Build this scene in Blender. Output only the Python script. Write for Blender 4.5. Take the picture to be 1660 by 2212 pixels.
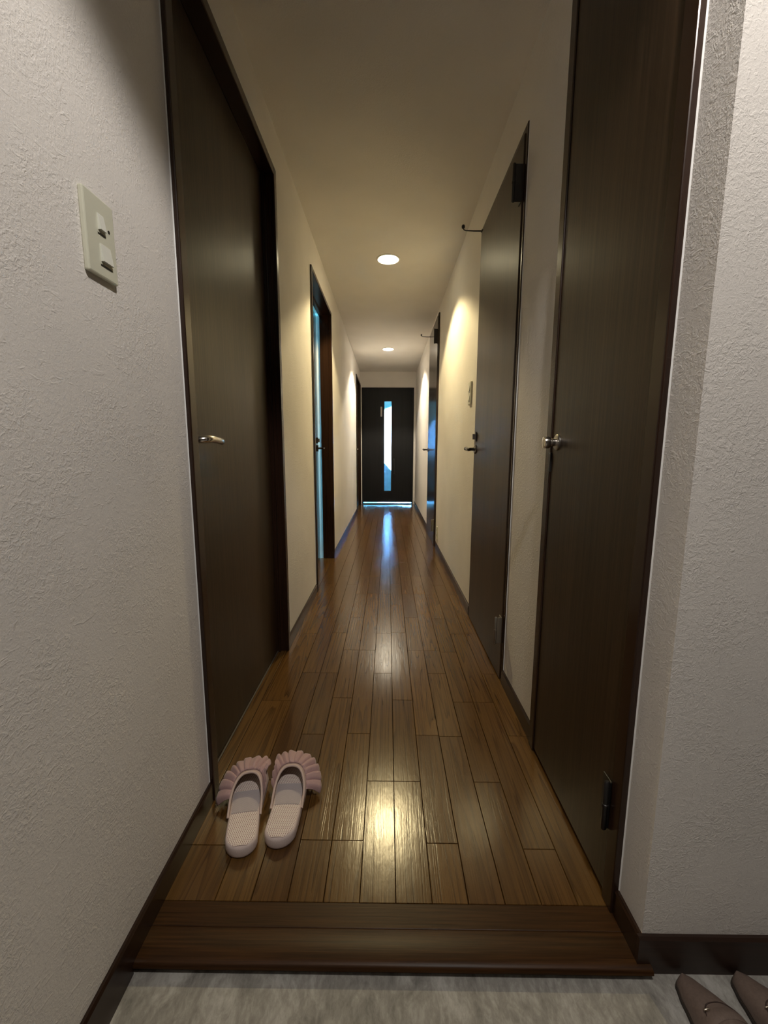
import bpy, bmesh, math, random
from mathutils import Vector, Matrix

for o in list(bpy.data.objects):
    bpy.data.objects.remove(o)
scene = bpy.context.scene
COL = scene.collection
random.seed(11)

# ------------------------------------------------------------------ camera
F_PX, EYE = 900.0, 0.93
PITCH, YAW, ROLL = math.radians(8.406), math.radians(0.504), math.radians(0.2)
fw = Vector((-math.sin(YAW) * math.cos(PITCH), math.cos(YAW) * math.cos(PITCH), -math.sin(PITCH)))
rt = Vector((math.cos(YAW), math.sin(YAW), 0))
up = rt.cross(fw)
r2 = rt * math.cos(ROLL) + up * math.sin(ROLL)
u2 = r2.cross(fw)
cam_data = bpy.data.cameras.new('camera')
cam_data.sensor_fit = 'VERTICAL'
cam_data.sensor_height = 36.0
cam_data.sensor_width = 27.0
cam_data.lens = F_PX / 2212.0 * 36.0
cam_data.clip_start = 0.02
cam = bpy.data.objects.new('camera', cam_data)
COL.objects.link(cam)
cam.matrix_world = Matrix(((r2.x, u2.x, -fw.x, 0), (r2.y, u2.y, -fw.y, 0), (r2.z, u2.z, -fw.z, EYE), (0, 0, 0, 1)))
scene.camera = cam

# ------------------------------------------------------------------ sky, sun, exposure
world = bpy.data.worlds.new('sky')
scene.world = world
world.use_nodes = True
world.node_tree.nodes['Background'].inputs[0].default_value = (0.14, 0.68, 1.0, 1)
world.node_tree.nodes['Background'].inputs[1].default_value = 17.0

sun_data = bpy.data.lights.new('sun', 'SUN')
sun_data.energy = 30000.0
sun_data.color = (0.15, 0.45, 1.0)
sun_data.angle = math.radians(0.6)
sun = bpy.data.objects.new('sun', sun_data)
COL.objects.link(sun)
sun.location = (4, 4, 8)
sun.rotation_euler = Vector((-0.6, 0.5, -1.0)).to_track_quat('-Z', 'Y').to_euler()

LAMP_NEAR, LAMP_FAR, LAMP_ENTRY = 64.0, 76.0, 55.0     # watts of the three ceiling downlights
scene.view_settings.view_transform = 'Standard'
scene.view_settings.look = 'None'
scene.view_settings.exposure = 0.0
scene.view_settings.gamma = 1.0
scene.view_settings.use_curve_mapping = False
scene.cycles.use_denoising = True
scene.cycles.use_light_tree = False
scene.cycles.max_bounces = 10
scene.cycles.diffuse_bounces = 6
scene.cycles.glossy_bounces = 5
scene.cycles.sample_clamp_indirect = 120.0

# ------------------------------------------------------------------ materials
MAT = {}


class NT:
    def __init__(self, name):
        m = bpy.data.materials.new(name)
        m.use_nodes = True
        self.m, self.t = m, m.node_tree
        self.b = self.t.nodes['Principled BSDF']
        MAT[name] = m

    def n(self, kind, **kw):
        nd = self.t.nodes.new(kind)
        for k, v in kw.items():
            if k in nd.inputs.keys():
                nd.inputs[k].default_value = v
            else:
                setattr(nd, k, v)
        return nd

    def l(self, a, b):
        self.t.links.new(a, b)

    def math(self, op, a, b=None):
        nd = self.t.nodes.new('ShaderNodeMath')
        nd.operation = op
        for i, x in enumerate((a, b)):
            if x is None:
                continue
            if isinstance(x, (int, float)):
                nd.inputs[i].default_value = x
            else:
                self.l(x, nd.inputs[i])
        return nd.outputs[0]

    def coords(self, scale=(1, 1, 1), rand=False, rot=(0, 0, 0)):
        tc = self.n('ShaderNodeTexCoord')
        mp = self.n('ShaderNodeMapping')
        mp.inputs['Scale'].default_value = scale
        mp.inputs['Rotation'].default_value = rot
        src = tc.outputs['Object']
        if rand:
            oi = self.n('ShaderNodeObjectInfo')
            cb = self.n('ShaderNodeCombineXYZ')
            self.l(self.math('MULTIPLY', oi.outputs['Random'], 37.0), cb.inputs[0])
            self.l(self.math('MULTIPLY', oi.outputs['Random'], 91.0), cb.inputs[1])
            self.l(self.math('MULTIPLY', oi.outputs['Random'], 53.0), cb.inputs[2])
            ad = self.n('ShaderNodeVectorMath', operation='ADD')
            self.l(src, ad.inputs[0])
            self.l(cb.outputs[0], ad.inputs[1])
            src = ad.outputs[0]
        self.l(src, mp.inputs['Vector'])
        return mp.outputs[0]

    def noise(self, vec, scale, detail=2.0, rough=0.5, dist=0.0):
        nd = self.n('ShaderNodeTexNoise')
        nd.inputs['Scale'].default_value = scale
        nd.inputs['Detail'].default_value = detail
        nd.inputs['Roughness'].default_value = rough
        nd.inputs['Distortion'].default_value = dist
        self.l(vec, nd.inputs['Vector'])
        return nd.outputs[0]

    def ramp(self, fac, stops):
        nd = self.n('ShaderNodeValToRGB')
        el = nd.color_ramp.elements
        while len(el) < len(stops):
            el.new(0.5)
        for e, (p, c) in zip(el, stops):
            e.position = p
            e.color = (c[0], c[1], c[2], 1) if not isinstance(c, (int, float)) else (c, c, c, 1)
        self.l(fac, nd.inputs[0])
        return nd.outputs[0]

    def mixc(self, fac, a, b, mode='MIX'):
        nd = self.n('ShaderNodeMix', data_type='RGBA', blend_type=mode)
        for i, x in ((0, fac), (6, a), (7, b)):
            if isinstance(x, (int, float)):
                nd.inputs[i].default_value = x
            elif isinstance(x, tuple):
                nd.inputs[i].default_value = (x[0], x[1], x[2], 1)
            else:
                self.l(x, nd.inputs[i])
        return nd.outputs[2]

    def bump(self, height, strength=0.3, dist=0.002):
        nd = self.n('ShaderNodeBump')
        nd.inputs['Strength'].default_value = strength
        nd.inputs['Distance'].default_value = dist
        self.l(height, nd.inputs['Height'])
        self.l(nd.outputs[0], self.b.inputs['Normal'])

    def set(self, color=None, rough=0.5, spec=0.5, metal=0.0, **kw):
        if color is not None:
            if isinstance(color, tuple):
                self.b.inputs['Base Color'].default_value = (color[0], color[1], color[2], 1)
            else:
                self.l(color, self.b.inputs['Base Color'])
        self.b.inputs['Roughness'].default_value = rough
        self.b.inputs['Specular IOR Level'].default_value = spec
        self.b.inputs['Metallic'].default_value = metal
        for k, v in kw.items():
            self.b.inputs[k].default_value = v


def wallpaper(name, col, strength):
    t = NT(name)
    c = t.coords()
    a = t.noise(c, 125, 3, 0.62, 1.0)
    lumps = t.ramp(a, [(0.42, 0.0), (0.60, 0.8), (0.68, 1.0)])
    patch = t.ramp(t.noise(c, 9, 2), [(0.40, 0.25), (0.62, 1.0)])
    streak = t.ramp(t.noise(t.coords((180, 45, 95), rot=(0.5, 0.3, 0.4)), 1.0, 2, 0.5, 0.8), [(0.60, 0.0), (0.70, 1.0)])
    fine = t.noise(c, 380, 2, 0.65)
    h = t.math('ADD', t.math('MULTIPLY', lumps, patch), t.math('MULTIPLY', streak, 0.55))
    h = t.math('ADD', h, t.math('MULTIPLY', fine, 0.6))
    tone = t.noise(c, 2.2, 2)
    k = t.ramp(tone, [(0.3, tuple(x * 0.95 for x in col)), (0.7, tuple(min(1, x * 1.04) for x in col))])
    t.set(k, 0.75, 0.25)
    t.bump(h, strength, 0.0019)


wallpaper('wallpaper', (0.80, 0.77, 0.735), 0.38)
wallpaper('ceiling_paper', (0.80, 0.77, 0.73), 0.22)


def dark_wood(name, c0, c1, rough, spec=0.5, sx=(1, 1, 1)):
    t = NT(name)
    g = t.noise(t.coords((160 * sx[0], 160 * sx[1], 2.2 * sx[2]), rand=True), 1.0, 3, 0.6)
    w = t.noise(t.coords((14 * sx[0], 14 * sx[1], 0.5 * sx[2]), rand=True), 1.0, 2, 0.5)
    f = t.math('ADD', t.math('MULTIPLY', g, 0.65), t.math('MULTIPLY', w, 0.35))
    t.set(t.ramp(f, [(0.35, c0), (0.65, c1)]), rough, spec)
    t.bump(g, 0.12, 0.0006)


dark_wood('door_leaf_wood', (0.016, 0.0085, 0.0042), (0.058, 0.034, 0.017), 0.38, 0.42)
dark_wood('door_leaf_gloss', (0.016, 0.0105, 0.007), (0.036, 0.025, 0.017), 0.20)
dark_wood('casing_wood', (0.018, 0.0075, 0.004), (0.034, 0.016, 0.009), 0.26)
dark_wood('casing_wood_level', (0.018, 0.0075, 0.004), (0.034, 0.016, 0.009), 0.26, 0.5, (1, 1 / 70.0, 70))
dark_wood('casing_wood_across', (0.018, 0.0075, 0.004), (0.034, 0.016, 0.009), 0.42, 0.5, (1 / 70.0, 1, 70))
dark_wood('front_door_skin', (0.006, 0.0065, 0.008), (0.011, 0.012, 0.015), 0.5, 0.3)

t = NT('floor_oak')
base = t.coords((19, 0.75, 1), rand=True)
ring = t.noise(base, 1.0, 2, 0.45, 0.35)
lines = t.math('FRACT', t.math('MULTIPLY', ring, 11.0))
dark = t.ramp(lines, [(0.0, 0.0), (0.50, 0.15), (0.80, 0.65), (0.93, 1.0), (1.0, 0.15)])
pores = t.ramp(t.noise(t.coords((330, 5, 1), rand=True), 1.0, 3, 0.65), [(0.46, 0.0), (0.68, 1.0)])
oi = t.n('ShaderNodeObjectInfo')
tone = t.ramp(oi.outputs['Random'], [(0.0, (0.108, 0.054, 0.015)), (0.4, (0.128, 0.067, 0.019)), (0.75, (0.150, 0.076, 0.020)), (1.0, (0.100, 0.048, 0.015))])
g = t.math('ADD', t.math('MULTIPLY', dark, 0.58), t.math('MULTIPLY', pores, 0.44))
k = t.mixc(g, tone, (0.042, 0.017, 0.0045))
stain = t.ramp(t.noise(t.coords((4, 1.4, 1), rand=True), 1.0, 1), [(0.66, 0.0), (0.82, 0.35)])
k = t.mixc(stain, k, (0.055, 0.026, 0.013))
t.set(k, 0.19, 0.5)
wav = t.noise(t.coords((230, 80, 1), rand=True), 1.0, 2, 0.5)
slow = t.noise(t.coords((60, 22, 1), rand=True), 1.0, 1, 0.5)
t.bump(t.math('ADD', t.math('ADD', t.math('MULTIPLY', wav, 0.45), slow), t.math('MULTIPLY', g, -0.45)), 0.16, 0.0011)

t = NT('step_oak')
g = t.noise(t.coords((6, 230, 230), rand=True), 1.0, 3, 0.6, 0.2)
t.set(t.ramp(g, [(0.32, (0.024, 0.0092, 0.0026)), (0.66, (0.056, 0.023, 0.006))]), 0.40, 0.22)
t.bump(g, 0.15, 0.001)

t = NT('entry_wall_dark'); t.set((0.07, 0.055, 0.045), 0.5)  # dark tone put on unseen entry walls to cut light bounced into the hall
t = NT('groove_dark'); t.set((0.012, 0.006, 0.003), 0.6, 0.2)

t = NT('entry_vinyl')
c = t.coords((1.0, 0.62, 1), rot=(0, 0, 0.3))
a = t.noise(c, 17, 6, 0.68, 0.6)
b = t.noise(t.coords((1.3, 0.6, 1), rot=(0, 0, 0.5)), 70, 4, 0.7, 0.4)
f = t.math('ADD', t.math('MULTIPLY', a, 0.62), t.math('MULTIPLY', b, 0.38))
t.set(t.ramp(f, [(0.38, (0.20, 0.195, 0.18)), (0.5, (0.31, 0.30, 0.275)), (0.63, (0.47, 0.465, 0.44))]), 0.55, 0.35)
t.bump(b, 0.2, 0.001)

t = NT('chrome'); t.set((0.72, 0.69, 0.64), 0.22, 0.5, 1.0)
t = NT('dark_chrome'); t.set((0.16, 0.15, 0.14), 0.25, 0.5, 1.0)
t = NT('dull_steel'); t.set((0.42, 0.40, 0.37), 0.35, 0.5, 1.0)
t = NT('hinge_steel'); t.set((0.30, 0.28, 0.25), 0.4, 0.5, 0.85)
t = NT('rail_sheen_grey'); t.set((0.075, 0.062, 0.050), 0.5)  # tone of the sheen on the bottom rail
t = NT('black_metal'); t.set((0.012, 0.011, 0.011), 0.4, 0.5)
t = NT('aluminium'); t.set((0.62, 0.63, 0.64), 0.35, 0.5, 1.0)
t = NT('switch_plastic'); t.set((0.66, 0.66, 0.54), 0.32, 0.5)
t = NT('switch_key'); t.set((0.76, 0.77, 0.70), 0.3, 0.5)
t = NT('plate_dark'); t.set((0.02, 0.018, 0.015), 0.6)
t = NT('lamp_ring'); t.set((0.75, 0.73, 0.68), 0.35, 0.5)
t = NT('reflector'); t.set((0.8, 0.78, 0.72), 0.3, 0.5, 0.9)
t = NT('white_paint'); t.set((0.86, 0.87, 0.87), 0.7, 0.2)
t = NT('plaster_outside')
t.set(t.ramp(t.noise(t.coords(), 9, 3), [(0.3, (0.76, 0.76, 0.76)), (0.7, (0.84, 0.84, 0.84))]), 0.8)
t = NT('concrete_outside')
t.set(t.ramp(t.noise(t.coords(), 7, 4), [(0.3, (0.20, 0.20, 0.20)), (0.7, (0.28, 0.28, 0.27))]), 0.9)
t = NT('outer_shell'); t.set((0.35, 0.33, 0.30), 0.9)


def lamp_mat(name, col, s):
    t = NT(name)
    t.set(col, 0.5)
    t.b.inputs['Emission Color'].default_value = (col[0], col[1], col[2], 1)
    t.b.inputs['Emission Strength'].default_value = s


lamp_mat('lamp_warm', (1.0, 0.88, 0.56), 26.0)
lamp_mat('lamp_white', (1.0, 0.92, 0.76), 22.0)

t = NT('slit_glass')
nt = t.t
tr = t.n('ShaderNodeBsdfTransparent')
tr.inputs[0].default_value = (0.235, 0.235, 0.235, 1)
gl = t.n('ShaderNodeBsdfGlossy')
gl.inputs['Roughness'].default_value = 0.08
fr = t.n('ShaderNodeFresnel')
mx = t.n('ShaderNodeMixShader')
t.l(fr.outputs[0], mx.inputs[0])
t.l(tr.outputs[0], mx.inputs[1])
t.l(gl.outputs[0], mx.inputs[2])
t.l(mx.outputs[0], nt.nodes['Material Output'].inputs[0])

# slipper and shoe cloth
t = CLOTH = NT('slipper_cloth')
f = t.noise(t.coords(), 900, 2)
t.set(t.ramp(f, [(0.3, (0.55, 0.40, 0.37)), (0.7, (0.66, 0.50, 0.47))]), 0.85, 0.2)
t.b.inputs['Sheen Weight'].default_value = 0.25
t.bump(f, 0.3, 0.0006)
t = NT('slipper_frill')
f = t.noise(t.coords(), 900, 2)
t.set(t.ramp(f, [(0.3, (0.46, 0.30, 0.30)), (0.7, (0.57, 0.38, 0.38))]), 0.7, 0.3)
t.b.inputs['Sheen Weight'].default_value = 0.3
t = NT('slipper_piping'); t.set((0.66, 0.52, 0.47), 0.7, 0.3)
t = NT('slipper_sole')
f = t.noise(t.coords(), 500, 2)
t.set(t.ramp(f, [(0.3, (0.68, 0.57, 0.54)), (0.7, (0.78, 0.66, 0.63))]), 0.85, 0.2)
t.bump(f, 0.3, 0.0006)


def see_light(t, amount, col):
    """thin cloth: part of the light goes through"""
    tl = t.n('ShaderNodeBsdfTranslucent')
    tl.inputs[0].default_value = (col[0], col[1], col[2], 1)
    mx = t.n('ShaderNodeMixShader')
    mx.inputs[0].default_value = amount
    t.l(t.b.outputs[0], mx.inputs[1])
    t.l(tl.outputs[0], mx.inputs[2])
    t.l(mx.outputs[0], t.t.nodes['Material Output'].inputs[0])


see_light(CLOTH, 0.10, (0.75, 0.58, 0.50))


def net_mat(name, strand, hole, sx=420.0, sy=210.0, contrast=1.0):
    t = NT(name)
    tc = t.n('ShaderNodeTexCoord')
    sp = t.n('ShaderNodeSeparateXYZ')
    t.l(tc.outputs['Object'], sp.inputs[0])
    u = t.math('MULTIPLY', sp.outputs[0], sx)
    v = t.math('MULTIPLY', sp.outputs[1], sy)
    a = t.math('COSINE', u)
    b = t.math('COSINE', v)
    p = t.math('MULTIPLY', a, b)
    hole_f = t.ramp(t.math('ADD', t.math('MULTIPLY', p, 0.5), 0.5), [(0.50, 0.0), (0.78, 1.0)])
    t.set(t.mixc(t.math('MULTIPLY', hole_f, contrast), strand, hole), 0.85, 0.2)
    t.bump(t.math('MULTIPLY', hole_f, -1.0), 0.6, 0.0012)
    return t


net_mat('slipper_net', (0.93, 0.84, 0.79), (0.47, 0.30, 0.29), 1366, 698)
net_mat('slipper_band', (0.60, 0.54, 0.56), (0.44, 0.38, 0.41), 2000, 1300, 0.7)
see_light(net_mat('slipper_lining', (0.62, 0.52, 0.42), (0.16, 0.12, 0.09), 1366, 698), 0.15, (0.8, 0.68, 0.5))
t = NT('shoe_leather')
f = t.noise(t.coords(), 260, 3)
t.set(t.ramp(f, [(0.3, (0.165, 0.122, 0.100)), (0.7, (0.200, 0.150, 0.125))]), 0.42, 0.45)
t.bump(f, 0.15, 0.0006)
t = NT('shoe_sole'); t.set((0.030, 0.020, 0.014), 0.6)
t = NT('shoe_stitch'); t.set((0.050, 0.030, 0.024), 0.7)
t = NT('shoe_inside'); t.set((0.30, 0.23, 0.18), 0.7)
t = NT('shoe_bit'); t.set((0.80, 0.72, 0.60), 0.2, 0.5, 1.0)


# ------------------------------------------------------------------ mesh helpers
class MB:
    def __init__(self, fn=None):
        self.v, self.f = [], []
        self.fn = fn

    def add(self, verts, faces):
        o = len(self.v)
        self.v += [tuple(self.fn(*p)) if self.fn else tuple(p) for p in verts]
        self.f += [tuple(i + o for i in q) for q in faces]

    def box(self, x0, x1, y0, y1, z0, z1):
        vs = [(x, y, z) for z in (z0, z1) for y in (y0, y1) for x in (x0, x1)]
        self.add(vs, [(0, 2, 3, 1), (4, 5, 7, 6), (0, 1, 5, 4), (2, 6, 7, 3), (0, 4, 6, 2), (1, 3, 7, 5)])

    def bbox(self, x0, x1, y0, y1, z0, z1, b):
        """box with all twelve edges chamfered by b"""
        bm = bmesh.new()
        m = Matrix.Translation(((x0 + x1) / 2, (y0 + y1) / 2, (z0 + z1) / 2)) @ Matrix.Diagonal((x1 - x0, y1 - y0, z1 - z0, 1))
        bmesh.ops.create_cube(bm, size=1, matrix=m)
        bmesh.ops.bevel(bm, geom=bm.edges[:], offset=b, segments=2, profile=0.5, affect='EDGES')
        self.from_bm(bm)

    def from_bm(self, bm):
        bm.verts.ensure_lookup_table()
        for i, v in enumerate(bm.verts):
            v.index = i
        self.add([tuple(v.co) for v in bm.verts], [tuple(v.index for v in f.verts) for f in bm.faces])
        bm.free()

    def tube(self, pts, r, n=12, cap=True, closed=False):
        pts = [Vector(p) for p in pts]
        rs = r if isinstance(r, (list, tuple)) else [r] * len(pts)
        rings, prev = [], None
        N = len(pts)
        for i, p in enumerate(pts):
            if closed:
                d = pts[(i + 1) % N] - pts[i - 1]
            else:
                d = pts[min(i + 1, N - 1)] - pts[max(i - 1, 0)]
            d.normalize()
            if prev is None:
                a = Vector((0, 0, 1)) if abs(d.z) < 0.9 else Vector((1, 0, 0))
                s = d.cross(a).normalized()
            else:
                s = (prev - d * prev.dot(d)).normalized()
            prev = s
            q = d.cross(s)
            rings.append([p + (s * math.cos(2 * math.pi * k / n) + q * math.sin(2 * math.pi * k / n)) * rs[i] for k in range(n)])
        vs = [v for rg in rings for v in rg]
        fs = []
        for i in range(N if closed else N - 1):
            j = (i + 1) % N
            for k in range(n):
                fs.append((i * n + k, i * n + (k + 1) % n, j * n + (k + 1) % n, j * n + k))
        if cap and not closed:
            fs.append(tuple(range(n))[::-1])
            fs.append(tuple((N - 1) * n + k for k in range(n)))
        self.add([tuple(v) for v in vs], fs)

    def lathe(self, origin, axis, prof, n=24, cap0=True, cap1=True):
        """prof: (distance along axis, radius)"""
        o, d = Vector(origin), Vector(axis).normalized()
        a = Vector((0, 0, 1)) if abs(d.z) < 0.9 else Vector((1, 0, 0))
        s = d.cross(a).normalized()
        q = d.cross(s)
        vs, fs = [], []
        for h, r in prof:
            for k in range(n):
                vs.append(tuple(o + d * h + (s * math.cos(2 * math.pi * k / n) + q * math.sin(2 * math.pi * k / n)) * r))
        for i in range(len(prof) - 1):
            for k in range(n):
                fs.append((i * n + k, i * n + (k + 1) % n, (i + 1) * n + (k + 1) % n, (i + 1) * n + k))
        if cap0:
            fs.append(tuple(range(n))[::-1])
        if cap1:
            fs.append(tuple((len(prof) - 1) * n + k for k in range(n)))
        self.add(vs, fs)

    def extrude(self, outline, a0, a1, axis):
        """outline: 2D points; axis: which of x,y,z the extrusion runs along"""
        def P(p, a):
            if axis == 'x':
                return (a, p[0], p[1])
            if axis == 'y':
                return (p[0], a, p[1])
            return (p[0], p[1], a)
        n = len(outline)
        vs = [P(p, a0) for p in outline] + [P(p, a1) for p in outline]
        fs = [(k, (k + 1) % n, n + (k + 1) % n, n + k) for k in range(n)]
        fs += [tuple(range(n))[::-1], tuple(range(n, 2 * n))]
        self.add(vs, fs)

    def build(self, name, mat, parent=None, origin=(0, 0, 0), smooth=False, recalc=True):
        me = bpy.data.meshes.new(name)
        o = Vector(origin)
        me.from_pydata([tuple(Vector(v) - o) for v in self.v], [], self.f)
        if recalc:
            bm = bmesh.new()
            bm.from_mesh(me)
            bmesh.ops.recalc_face_normals(bm, faces=bm.faces[:])
            bm.to_mesh(me)
            bm.free()
        if smooth:
            for p in me.polygons:
                p.use_smooth = True
        me.materials.append(MAT[mat] if isinstance(mat, str) else mat)
        ob = bpy.data.objects.new(name, me)
        COL.objects.link(ob)
        ob.location = o
        if parent is not None:
            # parents are Empties or meshes that carry translation only, or lie at the origin
            ob.parent = parent
            ob.matrix_parent_inverse = PW(parent).inverted()
        return ob


def PW(o):
    m = o.matrix_basis.copy()
    if o.parent is not None:
        m = PW(o.parent) @ o.matrix_parent_inverse @ m
    return m


def smooth_angle(ob, deg=35):
    me = ob.data
    for p in me.polygons:
        p.use_smooth = True
    me.set_sharp_from_angle(angle=math.radians(deg))
    return ob


def empty(name, loc, label, cat, kind=None, group=None):
    o = bpy.data.objects.new(name, None)
    o.empty_display_size = 0.05
    COL.objects.link(o)
    o.location = loc
    tag(o, label, cat, kind, group)
    return o


def tag(o, label, cat, kind=None, group=None):
    o['label'] = label
    o['category'] = cat
    if kind:
        o['kind'] = kind
    if group:
        o['group'] = group
    return o


# ------------------------------------------------------------------ room numbers (metres; hall floor z = 0, camera above the origin)
XL, XR = -0.47, 0.47
CEIL = 2.232
FAR = 7.23
RET = 0.647          # the entry wall that faces the camera, right of the hall
GZ = -0.020          # entry floor level
WT = 0.12            # wall thickness
D1 = (0.985, 1.862, 2.045)
D2 = (2.650, 3.540, 2.020)
D3 = (6.220, 7.130, 2.020)
D0 = (0.722, 1.222, 2.125)
R1 = (1.570, 2.275, 2.022)
R2 = (3.985, 4.775, 2.165)


def wall_strip(x0, x1, y0, y1, doors):
    mb = MB()
    y = y0
    for a, b, zt in doors:
        if a > y:
            mb.box(x0, x1, y, a, -0.1, CEIL)
        mb.box(x0, x1, a, b, zt, CEIL)
        y = b
    if y1 > y:
        mb.box(x0, x1, y, y1, -0.1, CEIL)
    return mb


def inset(d, m=0.012):
    return (d[0] + m, d[1] - m, d[2] - m)


o = wall_strip(XL - WT, XL, -2.0, FAR, [inset(D1), inset(D2), inset(D3)]).build('wall_left', 'wallpaper')
tag(o, 'long white textured wallpaper wall with the ivory switch plate and three dark doors', 'wall', 'structure')
o = wall_strip(XR, XR + WT, RET, FAR, [inset(D0), inset(R1), inset(R2)]).build('wall_right', 'wallpaper')
tag(o, 'cream textured wallpaper hall wall holding the closet door and two flush doors', 'wall', 'structure')
mb = MB()
mb.box(XR + WT, 1.7, RET, RET + WT, -0.1, CEIL)
o = mb.build('wall_front', 'wallpaper')
tag(o, 'white stucco textured entry wall behind the two beige pointed shoes', 'wall', 'structure')
FD = (-0.445, 0.435, 1.975)   # front door opening
mb = MB()
mb.box(-1.30, FD[0], FAR, FAR + 0.14, -0.1, CEIL)
mb.box(FD[1], 2.6, FAR, FAR + 0.14, -0.1, CEIL)
mb.box(FD[0], FD[1], FAR, FAR + 0.14, FD[2], CEIL)
o = mb.build('wall_back', 'wallpaper')
tag(o, 'narrow end wall of the hall around the dark front door with glass slit', 'wall', 'structure')

# the outer shell: walls behind the camera and around the neighbouring rooms, out of view
mb = MB()
mb.box(1.7, 1.82, -2.0, RET + WT, -0.1, CEIL)
mb.box(XL - WT, 1.82, -2.12, -2.0, -0.1, CEIL)
o = mb.build('wall_entry', 'entry_wall_dark')
tag(o, 'plain entry walls behind and beside the camera, out of the frame', 'wall', 'structure')
mb = MB()
mb.box(2.6, 2.72, RET + WT, FAR + 0.14, -0.1, CEIL)
mb.box(XR + WT, 2.72, RET + WT, RET + WT + 0.05, -0.1, CEIL)
mb.box(-1.30, -1.22, -2.0, 2.25, -0.1, CEIL)
mb.box(-1.30, XL - WT, -2.12, -2.0, -0.1, CEIL)
mb.box(-1.30, -1.22, 3.72, FAR, -0.1, CEIL)
o = mb.build('wall_outer', 'outer_shell')
tag(o, 'unseen outer walls of the rooms behind the closed hall doors', 'wall', 'structure')

mb = MB()
mb.box(XL - 0.005, XR + 0.005, RET, FAR + 0.02, CEIL, CEIL + 0.10)
mb.box(XL - WT, 1.82, -2.12, RET, CEIL, CEIL + 0.10)
o = mb.build('ceiling', 'ceiling_paper')
tag(o, 'long pale papered hall ceiling with two round recessed downlights', 'ceiling', 'structure')
mb = MB()
mb.box(-1.30, 2.72, -2.12, FAR + 0.14, CEIL + 0.10, CEIL + 0.22)
mb.box(-1.30, XL - 0.005, RET, FAR + 0.14, CEIL, CEIL + 0.10)
mb.box(XR + 0.005, 2.72, RET, FAR + 0.14, CEIL, CEIL + 0.10)
o = mb.build('roof', 'outer_shell')
tag(o, 'roof slab above the ceiling, out of sight from inside the hall', 'roof', 'structure')

# ------------------------------------------------------------------ floor: single oak planks
floor = empty('floor', (0, 0, 0), 'glossy brown oak plank hall floor running to the front door', 'floor', 'structure')
mb = MB()
mb.box(-1.30, XL - WT, -2.0, FAR + 0.14, -0.10, -0.004)
mb.box(XR + WT, 2.6, RET + WT, FAR + 0.14, -0.10, -0.004)
mb.box(XL - WT, XR + WT, 0.70, FAR - 0.005, -0.10, -0.008)
mb.build('subfloor', 'groove_dark', floor)


def plank(x0, x1, y0, y1, mat='floor_oak', name='floor_plank', parent=floor):
    g, b = 0.0003, 0.0010
    x0, x1, y0, y1 = x0 + g, x1 - g, y0 + g, y1 - g
    zb, zm, zt = -0.008, -0.0022, 0.0
    cx, cy = (x0 + x1) / 2, (y0 + y1) / 2
    vs = []
    for (z, i) in ((zb, 0), (zm, 0), (zt, b)):
        vs += [(x0 + i, y0 + i, z), (x1 - i, y0 + i, z), (x1 - i, y1 - i, z), (x0 + i, y1 - i, z)]
    fs = [(8, 9, 10, 11)]
    for k in range(2):
        for j in range(4):
            fs.append((k * 4 + j, k * 4 + (j + 1) % 4, k * 4 + 4 + (j + 1) % 4, k * 4 + 4 + j))
    mb = MB()
    mb.add(vs, fs)
    return mb.build(name, mat, parent, origin=(cx, cy, 0))


PW0, X0, Y0, UNIT = 0.0757, 0.021, 0.737, 0.195
YEND = FAR - 0.005
KNOWN = {0: [1.06, 1.45], 1: [0.872, 1.255, 1.845], 2: [1.25, 1.64, 1.845], 3: [1.06, 1.44], 4: [0.86, 1.44], 5: [1.255, 1.64],
         -1: [1.06, 1.64, 2.03], -2: [0.877, 1.26, 1.845], -3: [0.877, 1.46, 1.845], -4: [1.255, 1.64], -5: [1.06, 1.64], -6: [0.861, 1.44]}
for k in range(-6, 6):
    a, b = X0 + k * PW0, X0 + (k + 1) * PW0
    if k == -6:
        a = XL
    if k == 5:
        b = XR
    ys = [Y0] + KNOWN[k]
    while ys[-1] < YEND - 0.9:
        ys.append(ys[-1] + UNIT * random.choice((2, 2, 3, 3, 4)))
    ys.append(YEND)
    for i in range(len(ys) - 1):
        plank(a, b, ys[i], ys[i + 1])

# door sills: strips of floor inside the recessed openings on the left
for d, wd in ((D1, 0.040), (D2, 0.080), (D3, 0.04)):
    mb = MB()
    mb.bbox(XL - wd - 0.05, XL - 0.0005, d[0] + 0.013, d[1] - 0.013, -0.008, 0.0008, 0.0008)
    mb.build('door_sill', 'floor_oak', floor, origin=(XL, d[0], 0))

# the step: a flat board and a rounded nosing
step = empty('trim_1', (0, 0.63, GZ), 'low brown wooden entry step with a rounded front edge at the hall end', 'step', 'structure')
mb = MB()
mb.bbox(XL, XR, 0.690, 0.7368, -0.02, 0.0005, 0.0015)
mb.build('step_board', 'step_oak', step, origin=(0, 0.71, 0))
pr = [(0.6895, -0.02), (0.6895, 0.0002), (0.687, 0.0016), (0.640, 0.0016), (0.632, 0.0002), (0.6275, -0.0035), (0.6265, -0.008), (0.630, -0.0135), (0.634, -0.0195)]
mb = MB()
mb.extrude(pr, XL, XR + 0.016, 'x')
smooth_angle(mb.build('step_nosing', 'step_oak', step, origin=(0, 0.65, 0)), 40)
mb = MB()
mb.box(XL, XR, 0.634, 0.70, -0.10, -0.0195)
mb.build('step_riser', 'groove_dark', step, origin=(0, 0.65, -0.02))

mb = MB()
mb.box(XL - 0.02, 1.7, -2.0, 0.655, -0.10, GZ)
o = mb.build('floor_entry', 'entry_vinyl')
tag(o, 'grey mottled vinyl entry floor below the wooden step', 'floor', 'structure')


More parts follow.
